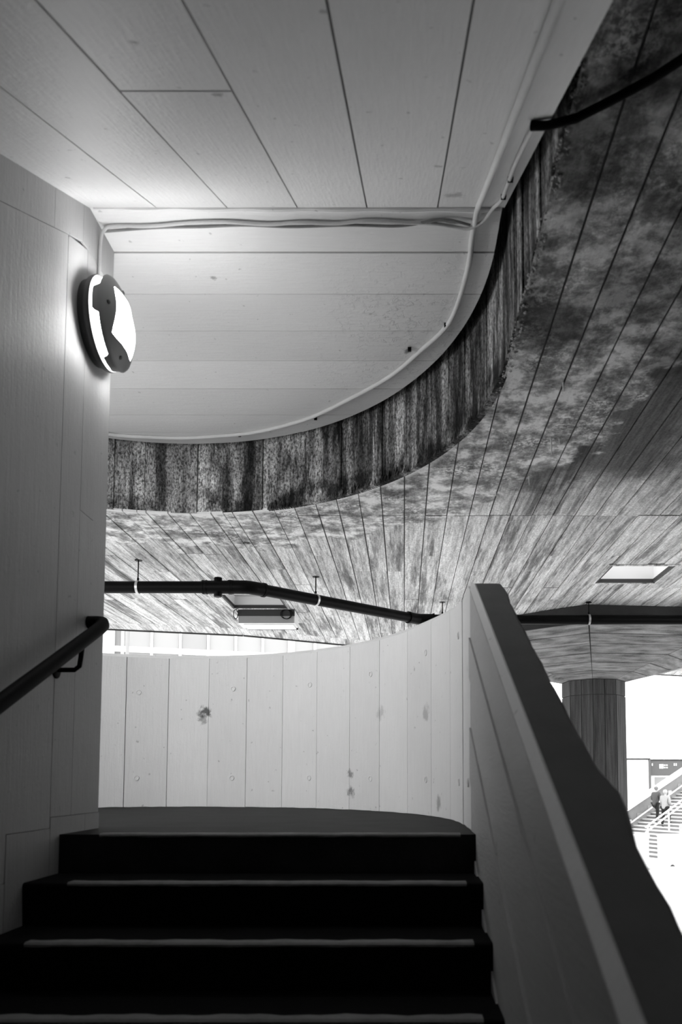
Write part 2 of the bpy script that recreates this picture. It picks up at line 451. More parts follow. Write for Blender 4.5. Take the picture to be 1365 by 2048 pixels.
for i in range(len(lj)-1):
    th = random.uniform(-.002, .002)
    g0 = .0042 if i in (1,) else .0026
    slab_strip(lj[i]+((.004 if i == 1 else .003) if i else 0), lj[i+1]-((.004 if i == 0 else .003) if i < len(lj)-2 else .0005), ZS+th, ZS+.012, n=14).build('board', M['soffit_paint'], cl)
# raised bead along the break between flight and landing
pts = [(XL+.02+i*(XE-XL-.04)/30, YB+.004, ZS-.004+.0025*math.sin(i*1.3)) for i in range(31)]
MB().tube(pts, .012, 8).build('paint_ridge', M['soffit_paint'], cl, True)
# unseen slab added to block sky light from the well
up = MB().box(-3.6, .75, -3.6, 5.7, 3.0, 3.12).build('sky_blocker_slab', M['under'])
struct(up, 'added unseen slab blocking sky light above the stair well', 'ceiling')

# ------------------------------------------------------------------ deck with its opening
DX0, DX1, DY0 = -4.1, 9.0, -7.5
FAR = [(-4.2, 9.35), (-3.837, 9.467), (-2.148, 9.897), (-.502, 10.802), (1.6, 11.95), (4.584, 13.653), (9.2, 15.3)]
def far(x):
    for (xa, ya), (xb, yb) in zip(FAR, FAR[1:]):
        if x <= xb: return ya+(yb-ya)*(x-xa)/(xb-xa)
    return FAR[-1][1]
XO = OPC[0]+OPA
def op_y(x):
    q = 1-((x-OPC[0])/OPA)**2
    return OPC[1]+OPB*math.sqrt(max(q, 0))
BW = .157
HATCH = [(1.885, 2.475, 6.70, 7.30), (-1.945, -1.325, 7.76, 8.42)]
xs = set([DX0, DX1, XO, OPC[0]-OPA])
k0 = math.ceil(DX0/BW)
for k in range(k0, int(DX1/BW)+1): xs.add(round(k*BW, 4))
for h_ in HATCH: xs.update(h_[:2])
xs = sorted(xs)
# drop slivers
clean = [xs[0]]
keep = {XO, DX1, OPC[0]-OPA, *[q for h_ in HATCH for q in h_[:2]]}
for q in xs[1:]:
    if q-clean[-1] < .045:
        if q in keep: clean[-1] = q
        continue
    clean.append(q)
xs = clean
def y_spans(x0, x1):
    """list of (start function, end function)"""
    xm = (x0+x1)/2
    start = op_y if OPC[0]-OPA < xm < XO else ((lambda x: DY0) if xm > 0 else (lambda x: 6.4))
    sp = [(start, far)]
    for hx0, hx1, hy0, hy1 in HATCH:
        if hx0-.001 < xm < hx1+.001:
            s_, e_ = sp.pop(); sp += [(s_, (lambda x, c=hy0: c)), ((lambda x, c=hy1: c), e_)]
    return sp
dk = MB()
def strip_loop(x0, x1, s_, e_, n):
    X = [x0+(x1-x0)*i/n for i in range(n+1)]
    return [(x, s_(x)) for x in X]+[(x, e_(x)) for x in X[::-1]]
for x0, x1 in zip(xs, xs[1:]):
    for s_, e_ in y_spans(x0, x1):
        n = 6 if s_ is op_y else 1
        if abs(x0-XO) < 1e-6: x0 = x0+.032
        lp = strip_loop(x0, x1, (lambda x: op_y(x)+.03) if s_ is op_y else s_, lambda x: e_(x)-.02, n)
        dk.prism([(x, y, ZD+.010) for x, y in lp], [(x, y, ZD+.62) for x, y in lp])
dk = dk.build('ceiling_deck', M['joint'])
struct(dk, 'stained board-marked concrete underside of the walkway deck around the stair opening', 'ceiling')
EDGE_W = .30
nb = 0
for x0, x1 in zip(xs, xs[1:]):
    if x1 > 5.6: continue
    for s_, e_ in y_spans(x0, x1):
        xm = (x0+x1)/2
        ya, yb = s_(xm), e_(xm)
        is_far = e_ is far
        ya_v = max(ya, 1.2 if xm < 2.2 else 2.6) if ya < 0 else ya
        yb_v = yb-EDGE_W if is_far else yb
        if xm > 2.2 and ya < 0: ya_v = max(ya_v, 2.6+(xm-2.2)*1.9)
        cuts = [ya_v]
        if ya_v < 5.3 < yb_v: cuts.append(5.41)
        q = cuts[-1]+random.choice((1.0, 1.5, 2.1, 2.6))
        while q < yb_v-.6:
            cuts.append(q); q += random.choice((1.8, 2.4, 3.0))
        if len(cuts) == 1 and yb_v-ya_v > 2.8: cuts.append((ya_v+yb_v)/2)
        cuts.append(yb_v)
        for j in range(len(cuts)-1):
            gx = (.0058, .0030)[round(xm/BW-.5) % 2]*random.uniform(.7, 1.15)
            th = random.uniform(-.004, .004)
            first = j == 0; last = j == len(cuts)-2
            if first and s_ is op_y:
                sf = lambda x: op_y(x)+.0; n = 5
            else:
                sf = (lambda x, c=cuts[j]: c+.0025); n = 1
            if last and is_far: ef = lambda x: far(x)-EDGE_W
            else: ef = (lambda x, c=cuts[j+1]: c-.0025)
            b0, b1 = x0+gx, x1-gx
            lp = strip_loop(b0, b1, sf, ef, n)
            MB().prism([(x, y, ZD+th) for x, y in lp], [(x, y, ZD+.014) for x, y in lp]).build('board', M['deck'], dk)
            nb += 1
# far edge boards, slightly lower
for (xa, ya), (xb, yb) in zip(FAR, FAR[1:]):
    n = max(1, int((xb-xa)/2.0))
    for i in range(n):
        p = Vector((xa+(xb-xa)*i/n+.004, ya+(yb-ya)*i/n)); q = Vector((xa+(xb-xa)*(i+1)/n-.004, ya+(yb-ya)*(i+1)/n))
        f = [(p.x, p.y-EDGE_W, ZD+.004), (q.x, q.y-EDGE_W, ZD+.004), (q.x, q.y, ZD-.03), (p.x, p.y, ZD-.03)]
        bk = [(x, y, ZD+.6) for x, y, z in f]
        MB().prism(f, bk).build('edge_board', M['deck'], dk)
        MB().prism([(p.x, p.y-.012, ZD-.046), (q.x, q.y-.012, ZD-.046), (q.x, q.y+.01, ZD-.046), (p.x, p.y+.01, ZD-.046)], [(p.x, p.y-.012, ZD+.1), (q.x, q.y-.012, ZD+.1), (q.x, q.y+.01, ZD+.1), (p.x, p.y+.01, ZD+.1)]).build('drip_edge', M['shadowgap'], dk)
# near parts of the deck out of view: one plain cast slab
cover = MB()
cover.box(2.2, DX1, DY0, 2.5, ZD, ZD+.009)
cover.box(XO, 2.2, DY0, 1.19, ZD, ZD+.009)
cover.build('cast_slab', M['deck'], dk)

# ------------------------------------------------------------------ fascia: inner face of the opening, board by board
fa = empty('wall_opening', (OPC[0], OPC[1]+OPB, ZD))
struct(fa, 'dark streaked concrete band lining the curved opening in the deck', 'wall')
def path_open(s):
    """arc length from straight right side (s<0, towards viewer) round the ellipse; returns point, outward normal"""
    if s < 0: return Vector((XO, OPC[1]+s)), Vector((1, 0))
    # numeric ellipse
    t = OT(s)
    p = Vector(ell(OPC, OPA, OPB, t)); n = Vector((math.cos(t)/OPA, math.sin(t)/OPB)).normalized()
    return p, n
tab = [0.0]; M_ = 2000
for i in range(M_):
    p = ell(OPC, OPA, OPB, math.pi*i/M_); q = ell(OPC, OPA, OPB, math.pi*(i+1)/M_)
    tab.append(tab[-1]+math.hypot(q[0]-p[0], q[1]-p[1]))
def OT(s):
    import bisect
    i = min(max(bisect.bisect_left(tab, s), 1), M_)
    return math.pi*(i-1+(s-tab[i-1])/max(tab[i]-tab[i-1], 1e-9))/M_
s = -1.75; smax = tab[-1]-.1
while s < smax:
    wd = random.choice((.12, .155, .155, .19, .21)); e = min(s+wd, smax)
    dpt = random.uniform(-.012, .004)
    n = 3
    ins = []; out = []
    for i in range(n+1):
        q = s+.0015+(e-s-.003)*i/n
        p, nn = path_open(q)
        ins.append(p+nn*dpt); out.append(p+nn*.03)
    lp = ins+out[::-1]
    MB().prism([(p.x, p.y, ZD+.004) for p in lp], [(p.x, p.y, ZD+.78) for p in lp]).build('board', M['fascia'], fa)
    s = e
# ragged mortar ribs along the lower lip
rib = MB()
s = .15
while s < 2.6:
    p, nn = path_open(s); tg = Vector((-nn.y, nn.x))
    hgt = random.uniform(.03, .075)*(1 if s > .4 else .6); wd = random.uniform(.010, .016); lean = random.uniform(-.010, .015)
    o = Vector((p.x, p.y, ZD-.004)); t3 = Vector((tg.x, tg.y, 0)); n3 = Vector((nn.x, nn.y, 0))
    a = [o-n3*.020-t3*wd*.5, o-n3*.020+t3*wd*.5, o+n3*.02+t3*wd*.5, o+n3*.02-t3*wd*.5]
    upv = Vector((0, 0, hgt))+t3*lean
    b = [a[0]+upv+n3*.016, a[1]+upv+n3*.016, a[2]+upv, a[3]+upv]
    rib.prism(a, b); s += wd*1.25
tag(rib.build('mortar_ribs', M['fascia'], fa), kind='stuff')
# crumbling right-hand lip
lump = MB()
for i in range(240):
    s = -random.uniform(-.35, 1.45); p, nn = path_open(s)
    r = random.uniform(.003, .010); c = Vector((p.x+nn.x*random.uniform(-.004, .03), p.y+random.uniform(-.01, .01), ZD+random.uniform(-.004, .008)))
    vs = [c+Vector((r*random.uniform(.7, 1.3), 0, 0)), c+Vector((0, r*1.3, 0)), c-Vector((r, 0, 0)), c-Vector((0, r*1.2, 0)), c-Vector((0, 0, r*.8)), c+Vector((0, 0, r))]
    lump.add(vs, [[0, 1, 4], [1, 2, 4], [2, 3, 4], [3, 0, 4], [1, 0, 5], [2, 1, 5], [3, 2, 5], [0, 3, 5]])
tag(lump.build('crumbled_edge', M['stone'], fa), kind='stuff')
# stalactites
for x, y, l, r in ((.78, 3.55, .045, .0055), (.84, 4.16, .085, .005), (.80, 4.68, .06, .0045), (.885, 4.15, .03, .005), (.62, 4.95, .03, .004)):
    MB().tube([(x, y, ZD+.004), (x, y, ZD-l*.4), (x+.001, y, ZD-l)], [r, r*.85, r*.5], 7).build('stalactite', M['lime'], dk, True)

# ------------------------------------------------------------------ skylight wells in the deck
def skylight(i, h_, label):
    x0, x1, y0, y1 = h_
    w_ = empty('window_%d' % i, ((x0+x1)/2, (y0+y1)/2, ZD))
    struct(w_, label, 'skylight')
    t = .03
    fr = MB()
    for b_ in ((x0-t, x1+t, y0-t, y0, ), (x0-t, x1+t, y1, y1+t), (x0-t, x0, y0, y1), (x1, x1+t, y0, y1)):
        fr.box(b_[0], b_[1], b_[2], b_[3], ZD-.010, ZD+.0)
    fr.build('frame', M['deck'], w_)
    li = MB()
    for b_ in ((x0, x1, y0, y0+.012), (x0, x1, y1-.012, y1), (x0, x0+.012, y0, y1), (x1-.012, x1, y0, y1)):
        li.box(b_[0], b_[1], b_[2], b_[3], ZD+.03, ZD+.66)
    li.build('lining', M['white'], w_)
    li = MB()
    for b_ in ((x0, x1, y0, y0+.02), (x0, x1, y1-.02, y1), (x0, x0+.02, y0, y1), (x1-.02, x1, y0, y1)):
        li.box(b_[0], b_[1], b_[2], b_[3], ZD-.004, ZD+.03)
    li.build('rim', M['shadowgap'], w_)
    return w_
sk1 = skylight(1, HATCH[0], 'square skylight well with white lining cut through the deck')
sk2 = skylight(2, HATCH[1], 'square skylight well beside the hanging box lamp')
MB().box(HATCH[1][0]+.02, HATCH[1][1]-.02, HATCH[1][2]+.02, HATCH[1][3]-.02, ZD+.13, ZD+.15).build('panel', M['stone'], sk2)

# ------------------------------------------------------------------ octagonal column with flared capital
cp = empty('column', (2.9, 10.2, GROUND))
struct(cp, 'octagonal board-marked concrete column with flared mushroom capital', 'column')
ax = math.radians(74.8)
u0 = Vector((-math.cos(ax), -math.sin(ax)))
RT, RC = 2.17, .425
V0 = Vector((2.05, 8.226)); O = V0-u0*RT
ZC, ZR = 1.54, 1.95
base = math.atan2(u0.y, u0.x)
def octa(R_, k): return O+Vector((math.cos(base+k*math.pi/4), math.sin(base+k*math.pi/4)))*R_
def ring(R_, z): return [Vector((*octa(R_, k), z)) for k in range(8)]
core = MB(); a, b, c, d, e = ring(RC-.012, GROUND), ring(RC-.012, ZC), ring(RC-.004, ZC), ring(RT-.012, ZR+.008), ring(RT-.012, ZD+.005)
core.prism(a, b); core.prism(c, d); core.build('core', M['joint'], cp)
core = MB().prism(ring(RT, ZR+.0), ring(RT, ZD-.004)); core.build('rim', M['rim'], cp)
def lerp(p, q, t): return p+(q-p)*t
# flared faces, six boards each
for k in range(8):
    n_ = 6
    for j in range(n_):
        t0, t1 = j/n_+.006, (j+1)/n_-.006
        A0, A1 = ring(RC, ZC), ring(RT, ZR)
        k2 = (k+1) % 8
        pa, pb = lerp(A0[k], A1[k], t0), lerp(A0[k2], A1[k2], t0)
        pc, pd = lerp(A0[k2], A1[k2], t1), lerp(A0[k], A1[k], t1)
        e_ = .006
        pa, pb = lerp(pa, pb, e_), lerp(pb, pa, e_); pd, pc = lerp(pd, pc, e_), lerp(pc, pd, e_)
        nrm = (pb-pa).cross(pd-pa).normalized(); nrm = nrm if nrm.z < 0 else -nrm
        th = random.uniform(0, .004)
        f = [p+nrm*th for p in (pa, pb, pc, pd)]
        MB().prism(f, [p-nrm*.016 for p in (pa, pb, pc, pd)]).build('board', M['capital'], cp)
# shaft faces, two boards each in lifts
lift = [GROUND+.01, -1.9, -.22, 1.33, ZC-.003]
for k in range(8):
    p, q = octa(RC, k), octa(RC, k+1)
    tg = (q-p); nrm = Vector((tg.y, -tg.x)).normalized()
    if nrm.dot(p-O) < 0: nrm = -nrm
    for j in range(2):
        for z0, z1 in zip(lift, lift[1:]):
            a0, a1 = lerp(p, q, j/2+.012), lerp(p, q, (j+1)/2-.012)
            th = random.uniform(0, .005)
            lp = [a0+nrm*th, a1+nrm*th, a1-nrm*.02, a0-nrm*.02]
            MB().prism([(v.x, v.y, z0+.004) for v in lp], [(v.x, v.y, z1-.004) for v in lp]).build('board', M['col'], cp)

# ------------------------------------------------------------------ balustrade: sloping beside the steps, then curved round the landing
def ztop(y):
    if y <= 3.2: return EYE-.812+SLOPE*y
    return 1.072+.088*sstep(y, 2.9, 4.6)/1.0*1.0 - .088*sstep(3.2, 2.9, 4.6)*(1-sstep(y, 3.2, 4.4))
ptab = [0.0]
for i in range(M_):
    p = ell(PAC, PAA, PAB, math.pi*i/M_); q = ell(PAC, PAA, PAB, math.pi*(i+1)/M_)
    ptab.append(ptab[-1]+math.hypot(q[0]-p[0], q[1]-p[1]))
def par(s):
    import bisect
    if s < 0: return Vector((XR, PAC[1]+s)), Vector((1, 0))
    i = min(max(bisect.bisect_left(ptab, s), 1), M_)
    t = math.pi*(i-1+(s-ptab[i-1])/max(ptab[i]-ptab[i-1], 1e-9))/M_
    return Vector(ell(PAC, PAA, PAB, t)), Vector((math.cos(t)/PAA, math.sin(t)/PAB)).normalized()
TH, CH = .136, .0206
wr = MB()
stations = [-3.55-2.5+.25*i for i in range(10)]+[-3.5+.05*i for i in range(63)]+[-.35+.05*i for i in range(1, int((ptab[-1]+.35)/.05))]
rows = []
for s in stations:
    p, nn = par(s); zt = ztop(p.y) if s < 2.0 else 1.16
    bot = -.5 if s > -.55 else -.5+SLOPE*(s+.55)
    bulge = .026*math.exp(-((p.y-1.50)/.09)**2) + .004*math.exp(-((p.y-1.22)/.05)**2)+.012*math.exp(-((p.y-3.05)/.12)**2) if s < 0 else 0
    jit = .0015*math.sin(s*23)+.001*math.sin(s*61)
    prof = [(.008, bot), (.008, zt-CH-.004), (.0, zt-CH-.002), (CH, zt), (TH-.012+bulge+jit, zt), (TH+bulge+jit, zt-.012-bulge*.6), (TH+bulge*.8, zt-.06-bulge), (TH, zt-.13), (TH, bot)]
    rows.append([(p.x+nn.x*d, p.y+nn.y*d, z) for d, z in prof])
L = len(rows[0])
wr.add([p for r_ in rows for p in r_], [[i*L+j, (i+1)*L+j, (i+1)*L+(j+1) % L, i*L+(j+1) % L] for i in range(len(rows)-1) for j in range(L)]+[list(range(L)), [(len(rows)-1)*L+j for j in range(L)][::-1]])
wr = wr.build('wall_right', M['coping'])
struct(wr, 'white board-marked concrete balustrade sloping beside steps and curving round landing', 'wall')
ch = MB(); rows = []
for s in stations:
    p, nn = par(s); zt = ztop(p.y) if s < 2.0 else 1.16
    rows.append([(p.x+nn.x*d-.0, p.y+nn.y*d, z) for d, z in ((-.001, zt-CH-.003), (CH-.001, zt+.0015), (CH+.004, zt+.0015), (CH+.004, zt-.004), (.006, zt-CH-.004))])
L = 5
ch.add([p for r_ in rows for p in r_], [[i*L+j, (i+1)*L+j, (i+1)*L+(j+1) % L, i*L+(j+1) % L] for i in range(len(rows)-1) for j in range(L)]+[list(range(L)), [(len(rows)-1)*L+j for j in range(L)][::-1]])
ch.build('chamfer', M['parapet_paint'], wr)
# vertical boards on the curved part
pj_ = [-.42, -.2, 0, .414, .783, 1.142, 1.496, 1.83, 2.161, 2.479, 2.79, 3.094, 3.40, 3.709, 4.02, 4.33, 4.64, 4.95, 5.26, 5.57, 5.88, ptab[-1]-.05]
for a_, b_ in zip(pj_, pj_[1:]):
    g_ = random.choice((.0012, .002, .0028)); th = random.uniform(-.001, .0035); n = 6
    fr, bk = [], []
    top = []
    lo, hi = [], []
    for i in range(n+1):
        s = a_+g_+(b_-a_-2*g_)*i/n; p, nn = par(s)
        zt = (ztop(p.y) if s < 2 else 1.16)-CH-.002
        lo.append((p.x-nn.x*th, p.y-nn.y*th, .001+random.uniform(0, .004))); hi.append((p.x-nn.x*th, p.y-nn.y*th, zt))
        bk.append((p.x+nn.x*.012, p.y+nn.y*.012, 0.0, zt))
    f = lo+hi[::-1]
    b = [(x, y, z) for x, y, z, _ in bk]+[(x, y, t) for x, y, _, t in bk[::-1]]
    m = MB(); nn_ = n+1
    vs = lo+hi+[(x, y, z) for x, y, z, _ in bk]+[(x, y, t) for x, y, _, t in bk]
    fs = []
    for i in range(n):
        fs += [[i, i+1, nn_+i+1, nn_+i], [2*nn_+i, 3*nn_+i, 3*nn_+i+1, 2*nn_+i+1], [nn_+i, nn_+i+1, 3*nn_+i+1, 3*nn_+i], [i, 2*nn_+i, 2*nn_+i+1, i+1]]
    fs += [[0, nn_, 3*nn_, 2*nn_], [n, 2*nn_+n, 3*nn_+n, nn_+n]]
    m.add(vs, fs).build('board', M['parapet_paint'], wr)
# boards parallel to the flight
YS = PAC[1]-.42
lev = [-.0, -.20, -.37, -.58, -.80, -1.02, -1.25]
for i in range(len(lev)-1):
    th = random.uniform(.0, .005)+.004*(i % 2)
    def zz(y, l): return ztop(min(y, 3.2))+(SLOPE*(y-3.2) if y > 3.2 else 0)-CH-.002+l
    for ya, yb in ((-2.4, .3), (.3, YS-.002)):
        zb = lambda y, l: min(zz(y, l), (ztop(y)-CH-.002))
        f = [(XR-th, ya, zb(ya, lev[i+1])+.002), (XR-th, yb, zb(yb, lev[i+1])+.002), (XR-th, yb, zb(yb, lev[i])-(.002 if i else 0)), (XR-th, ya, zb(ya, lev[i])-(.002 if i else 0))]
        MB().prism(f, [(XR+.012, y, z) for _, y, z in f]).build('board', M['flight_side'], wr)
# formwork tie marks: small dished plugs
for s, z in ((.16, .20), (.87, .21), (1.6, .215), (2.23, .22), (2.9, .22), (3.62, .22), (.16, .93), (.87, .96), (1.6, .92), (2.23, .90), (2.9, .90), (3.62, .87), (4.3, .88), (4.3, .2), (-.3, .2)):
    p, nn = par(s); o = Vector((p.x-nn.x*.001, p.y-nn.y*.001, z)); axv = Vector((-nn.x, -nn.y, 0))
    MB().lathe([(0, .020), (.0055, .019), (.0065, .015), (.003, .012), (.0025, .001)], o, axv, 16).build('tie_plug', M['parapet_paint'], wr, True)

# ------------------------------------------------------------------ wall-mounted bulkhead lamp
LY, LZ, LR = 3.13, 2.183, .19
lamp = empty('bulkhead_lamp', (XL, LY, LZ))
tag(lamp, 'round bulkhead lamp glowing white on the painted wall', 'lamp')
AX = (1, 0, 0); O3 = Vector((XL, LY, LZ))
MB().lathe([(.001, .170), (.028, .176), (.034, .186), (.052, .190), (.058, .188)], O3, AX, 64).build('base', M['lamp_dark'], lamp, True)
MB().lathe([(.057, .178), (.092, .1775)]+[(.160-.058*(r/.18)**2-.001, r) for r in (.172, .15, .125, .1, .075, .05, .025, .003)], O3, AX, 64).build('diffuser', M['lamp_glow'], lamp, True)
# cover: skirt with three cut-outs and a front with a three-lobed opening, one tip towards the steps
def P(r, th, d): return O3+Vector((d, r*math.cos(th), r*math.sin(th)))
cv = MB(); n = 144
TIP = math.radians(133)       # direction of one corner of the rounded square opening
def fold(th): return ((th-TIP+math.pi/4) % (math.pi/2))-math.pi/4
def opening(th):
    f_ = abs(fold(th)); r = .110/math.cos(math.pi/4-f_)
    return min(r, .152)-.006*(1-sstep(f_, 0, math.radians(14)))
def skirt_lo(th):             # where the skirt starts; cut back at each corner
    q = 1-sstep(abs(fold(th)), math.radians(25), math.radians(30))
    return .070+.026*q
def dome(r): return .160-.058*(r/.18)**2
rows = []
for i in range(n):
    th = 2*math.pi*i/n
    lo = skirt_lo(th); ro = opening(th)
    rows.append([P(.1885, th, lo), P(.1885, th, .096), P(.184, th, dome(.184)+.004)]+[P(.172+(ro-.172)*q/4, th, dome(.172+(ro-.172)*q/4)+.004) for q in range(5)]+[P(ro, th, dome(ro)-.004), P(.166, th, dome(.166)-.004), P(.181, th, .096), P(.1825, th, lo)])
L = len(rows[0])
cv.add([p for r_ in rows for p in r_], [[i*L+j, ((i+1) % n)*L+j, ((i+1) % n)*L+(j+1) % L, i*L+(j+1) % L] for i in range(n) for j in range(L)])
cv = cv.build('cover', M['lamp_grey'], lamp, True)
for q in range(4):
    th = TIP+math.pi/4+q*math.pi/2
    p = P(.150, th, dome(.150)+.003)
    MB().lathe([(0, .0085), (.004, .008), (.005, .004)], p, (.9, .4*math.cos(th), .4*math.sin(th)), 12).build('screw', M['lamp_dark'], cv, True)

# ------------------------------------------------------------------ handrail
hr = empty('handrail', (XL, 2.5, .5))
tag(hr, 'black tubular handrail sloping up the painted wall', 'handrail')
XH = XL+.088
def hz(y): return .869+SLOPE*(y-3.13)
pts = [(XH, -1.0+i*.5, hz(-1.0+i*.5)) for i in range(9)]
pts = [p for p in pts if p[1] < 3.0]+[(XH, 3.05, hz(3.05)), (XH-.004, 3.11, hz(3.11)), (XH-.02, 3.145, hz(3.145)), (XH-.045, 3.155, hz(3.155)-.001), (XL+.004, 3.156, hz(3.155)-.001)]
MB().tube(pts, .0275, 16).build('rail', M['black'], hr, True)
for y in (2.88, 1.7, .5):
    z = hz(y)
    b_ = MB(); b_.tube([(XH, y+.03, z-.008), (XH, y+.02, z-.05), (XH-.004, y+.018, z-.085), (XH-.02, y+.012, z-.100), (XL+.006, y, z-.102)], .0095, 10)
    b_ = b_.build('bracket', M['black'], hr, True)
    MB().lathe([(0.0, .034), (.005, .033), (.008, .026)], (XL+.001, y, z-.102), (1, 0, 0), 20).build('rosette', M['black'], b_, True)

# ------------------------------------------------------------------ black drain pipe under the deck
dp = empty('drain_pipe', (-1.0, 6.54, 1.86))
tag(dp, 'black drain pipe slung on rods beneath the concrete deck', 'pipe')
PR = .053
zp = .22+1.69; 
import math as _m
ZP1, ZP2 = 1.905, 1.955
def seg(p, q, name='pipe_run'):
    return MB().tube([p, q], PR, 24).build(name, M['pipe'], dp, True)
B1 = Vector((-1.38, 6.54, ZP1)); B2 = Vector((.16, 8.12, ZP2)); P0 = Vector((-4.3, 6.54, ZP1)); P3 = Vector((5.4, 8.17, ZP2))
d1 = (B1-P0).normalized(); d2 = (B2-B1).normalized(); d3 = (P3-B2).normalized()
seg(P0, B1-d1*.1); seg(B1+d2*.1, B2-d2*.1); seg(B2+d3*.1, P3)
for Bq, da, db in ((B1, d1, d2), (B2, d2, d3)):
    c = [Bq-da*.16, Bq-da*.08, Bq-da*.02+(db-da)*.004, Bq+db*.02+(db-da)*.004, Bq+db*.08, Bq+db*.16]
    MB().tube(c, [PR+.007]*6, 24).build('elbow', M['pipe'], dp, True)
    for e_, dd in ((Bq-da*.16, -da), (Bq+db*.16, db)):
        MB().lathe([(-.012, PR+.012), (.012, PR+.012)], e_, dd, 24).build('collar', M['pipe'], dp, True)
# access tee on first run
tx = B1-d1*.27
MB().lathe([(-.13, PR+.006), (.13, PR+.006)], tx, d1, 24).build('tee_body', M['pipe'], dp, True)
MB().lathe([(-.086, .032), (-.08, .036), (.08, .036), (.086, .032)], tx, (0, 0, 1), 20).build('access_cap', M['pipe'], dp, True)
for q in (-.13, -.10, .10, .13):
    MB().lathe([(-.007, PR+.010), (.007, PR+.010)], tx+d1*q, d1, 24).build('collar', M['pipe'], dp, True)
def hanger(c, d):
    c = Vector(c); d = Vector(d).normalized()
    h_ = MB().tube([(c.x, c.y, c.z+PR), (c.x, c.y, ZD+.012)], .0055, 8).build('hanger_rod', M['pipe'], dp)
    MB().lathe([(0, .034), (.008, .03)], (c.x, c.y, ZD-.006), (0, 0, 1), 14).build('ceiling_plate', M['pipe'], h_)
    MB().lathe([(-.011, PR+.001), (-.011, PR+.006), (.011, PR+.006), (.011, PR+.001)], c, d, 28, cap=False).build('clip', M['steel'], h_, True)
    MB().tube([(c.x, c.y, c.z+PR+.002), (c.x, c.y, c.z+PR+.03)], .010, 8).build('nut', M['pipe'], h_)
hanger((-2.36, 6.54, ZP1), d1)
hanger(tuple(B1+(B2-B1)*.345), d2)
hanger(tuple(B2+d3*.26), d3); hanger(tuple(B2+d3*1.87), d3); hanger(tuple(B2+d3*3.6), d3)

# ------------------------------------------------------------------ box lamp hanging beyond the second skylight
bx = empty('box_lamp', (-1.58, 8.6, 1.976))
tag(bx, 'white-bottomed box lamp hung beneath deck beside the black pipe', 'lamp')
x0, x1, y0, y1, zb, zt = -1.905, -1.255, 8.475, 8.77, 1.976, 2.158
MB().box(x0, x1, y0+.006, y1, zb+.012, zt-.02).build('housing', M['white'], bx)
MB().box(x0+.01, x1-.01, y0-.004, y0+.006, zb+.012, zb+.092).build('front_panel', M['grey'], bx)
MB().box(x0+.0, x1-.0, y0-.004, y0+.006, zb+.094, zt-.015).build('front_black_panel', M['shadowgap'], bx)  # black upper band of the lamp front
MB().box(x0+.06, x1-.02, y0+.03, y1+.0, zb-.004, zb+.012).build('diffuser', M['white'], bx)
MB().box(x0+.06, x1-.0, y1-.002, y1+.010, zb-.006, zb+.03).build('rear_lip', M['shadowgap'], bx)
for cx_, w_ in ((x0-.02, .028), (x1-.09, .075)):
    pts = [(cx_+w_*math.cos(t*.33)*(1-.01*t), y0-.02-.004*math.sin(t), zb+.11+.055*math.sin(t*.33)) for t in range(0, 44 if w_ > .05 else 20)]
    MB().tube(pts, .0042, 6).build('wire_loop', M['black'], bx)
for cx_ in (x0+.08, x1-.08):
    MB().tube([(cx_, y1-.1, zt-.03), (cx_, y1-.1, ZD+.01)], .006, 6).build('hanger_rod', M['black'], bx)

# ------------------------------------------------------------------ cables on the white soffit
def cable(name, pts, r, mat, label, clips=()):
    # Catmull-Rom smoothing
    P_ = [Vector(p) for p in pts]; P_ = [P_[0]*2-P_[1]]+P_+[P_[-1]*2-P_[-2]]; out = []
    for i in range(1, len(P_)-2):
        for q in range(6):
            t = q/6; a, b, c, d = P_[i-1:i+3]
            out.append(.5*((2*b)+(c-a)*t+(2*a-5*b+4*c-d)*t*t+(3*b-a-3*c+d)*t**3))
    out.append(P_[-2])
    e = empty(name, tuple(out[0])); tag(e, label, 'cable')
    MB().tube(out, r, 10).build('conduit', mat, e, True)
    for c in clips:
        c = Vector(c); MB().obox(c-Vector((.010, .008, .012)), (.020, 0, 0), (0, .016, 0), (0, 0, .022)).build('clip', M['black'], e)
    return e
Zc = ZS-.010
fl_ = lambda x, y: (x, y, fz(y, -.011))
thick = [fl_(.316, -.5), fl_(.316, .6), fl_(.316, 1.44), fl_(.316, 2.2), fl_(.315, 2.8), fl_(.313, 3.02), (.310, 3.10, Zc-.008), (.306, 3.213, Zc), (.303, 3.446, Zc), (.243, 3.841, Zc), (.088, 4.122, Zc), (-.088, 4.388, Zc), (-.35, 4.657, Zc), (-.638, 4.91, Zc), (-.938, 5.077, Zc), (-1.164, 5.153, Zc), (-1.534, 5.208, Zc), (-1.8, 5.2, Zc), (-2.096, 5.15, Zc), (-2.5, 4.95, Zc)]
cable('soffit_cable', thick, .0125, M['cable'], 'thick white-painted cable following the curved edge of the landing soffit', [(.225, 3.87, ZS-.006), (.03, 4.10, ZS-.006), (-.60, 4.92, ZS-.006), (-1.17, 5.17, ZS-.006)])
thin = [(XL+.010, 3.15, LZ+.178), (XL+.010, 3.15, 2.45), (XL+.012, 3.15, 2.585), (XL+.030, 3.15, 2.635), (XL+.075, 3.148, Zc+.002), (-1.122, 3.146, Zc), (-.95, 3.128, Zc), (-.785, 3.122, Zc), (-.6, 3.135, Zc), (-.458, 3.125, Zc), (-.3, 3.13, Zc), (-.172, 3.116, Zc), (0, 3.125, Zc), (.134, 3.132, Zc), (.22, 3.150, Zc), (.285, 3.145, Zc-.012), (.345, 3.10, Zc-.012), fl_(.378, 3.02), fl_(.395, 2.9), fl_(.392, 2.7), fl_(.385, 2.5), fl_(.384, 2.25), fl_(.387, 2.13), fl_(.400, 2.09)]
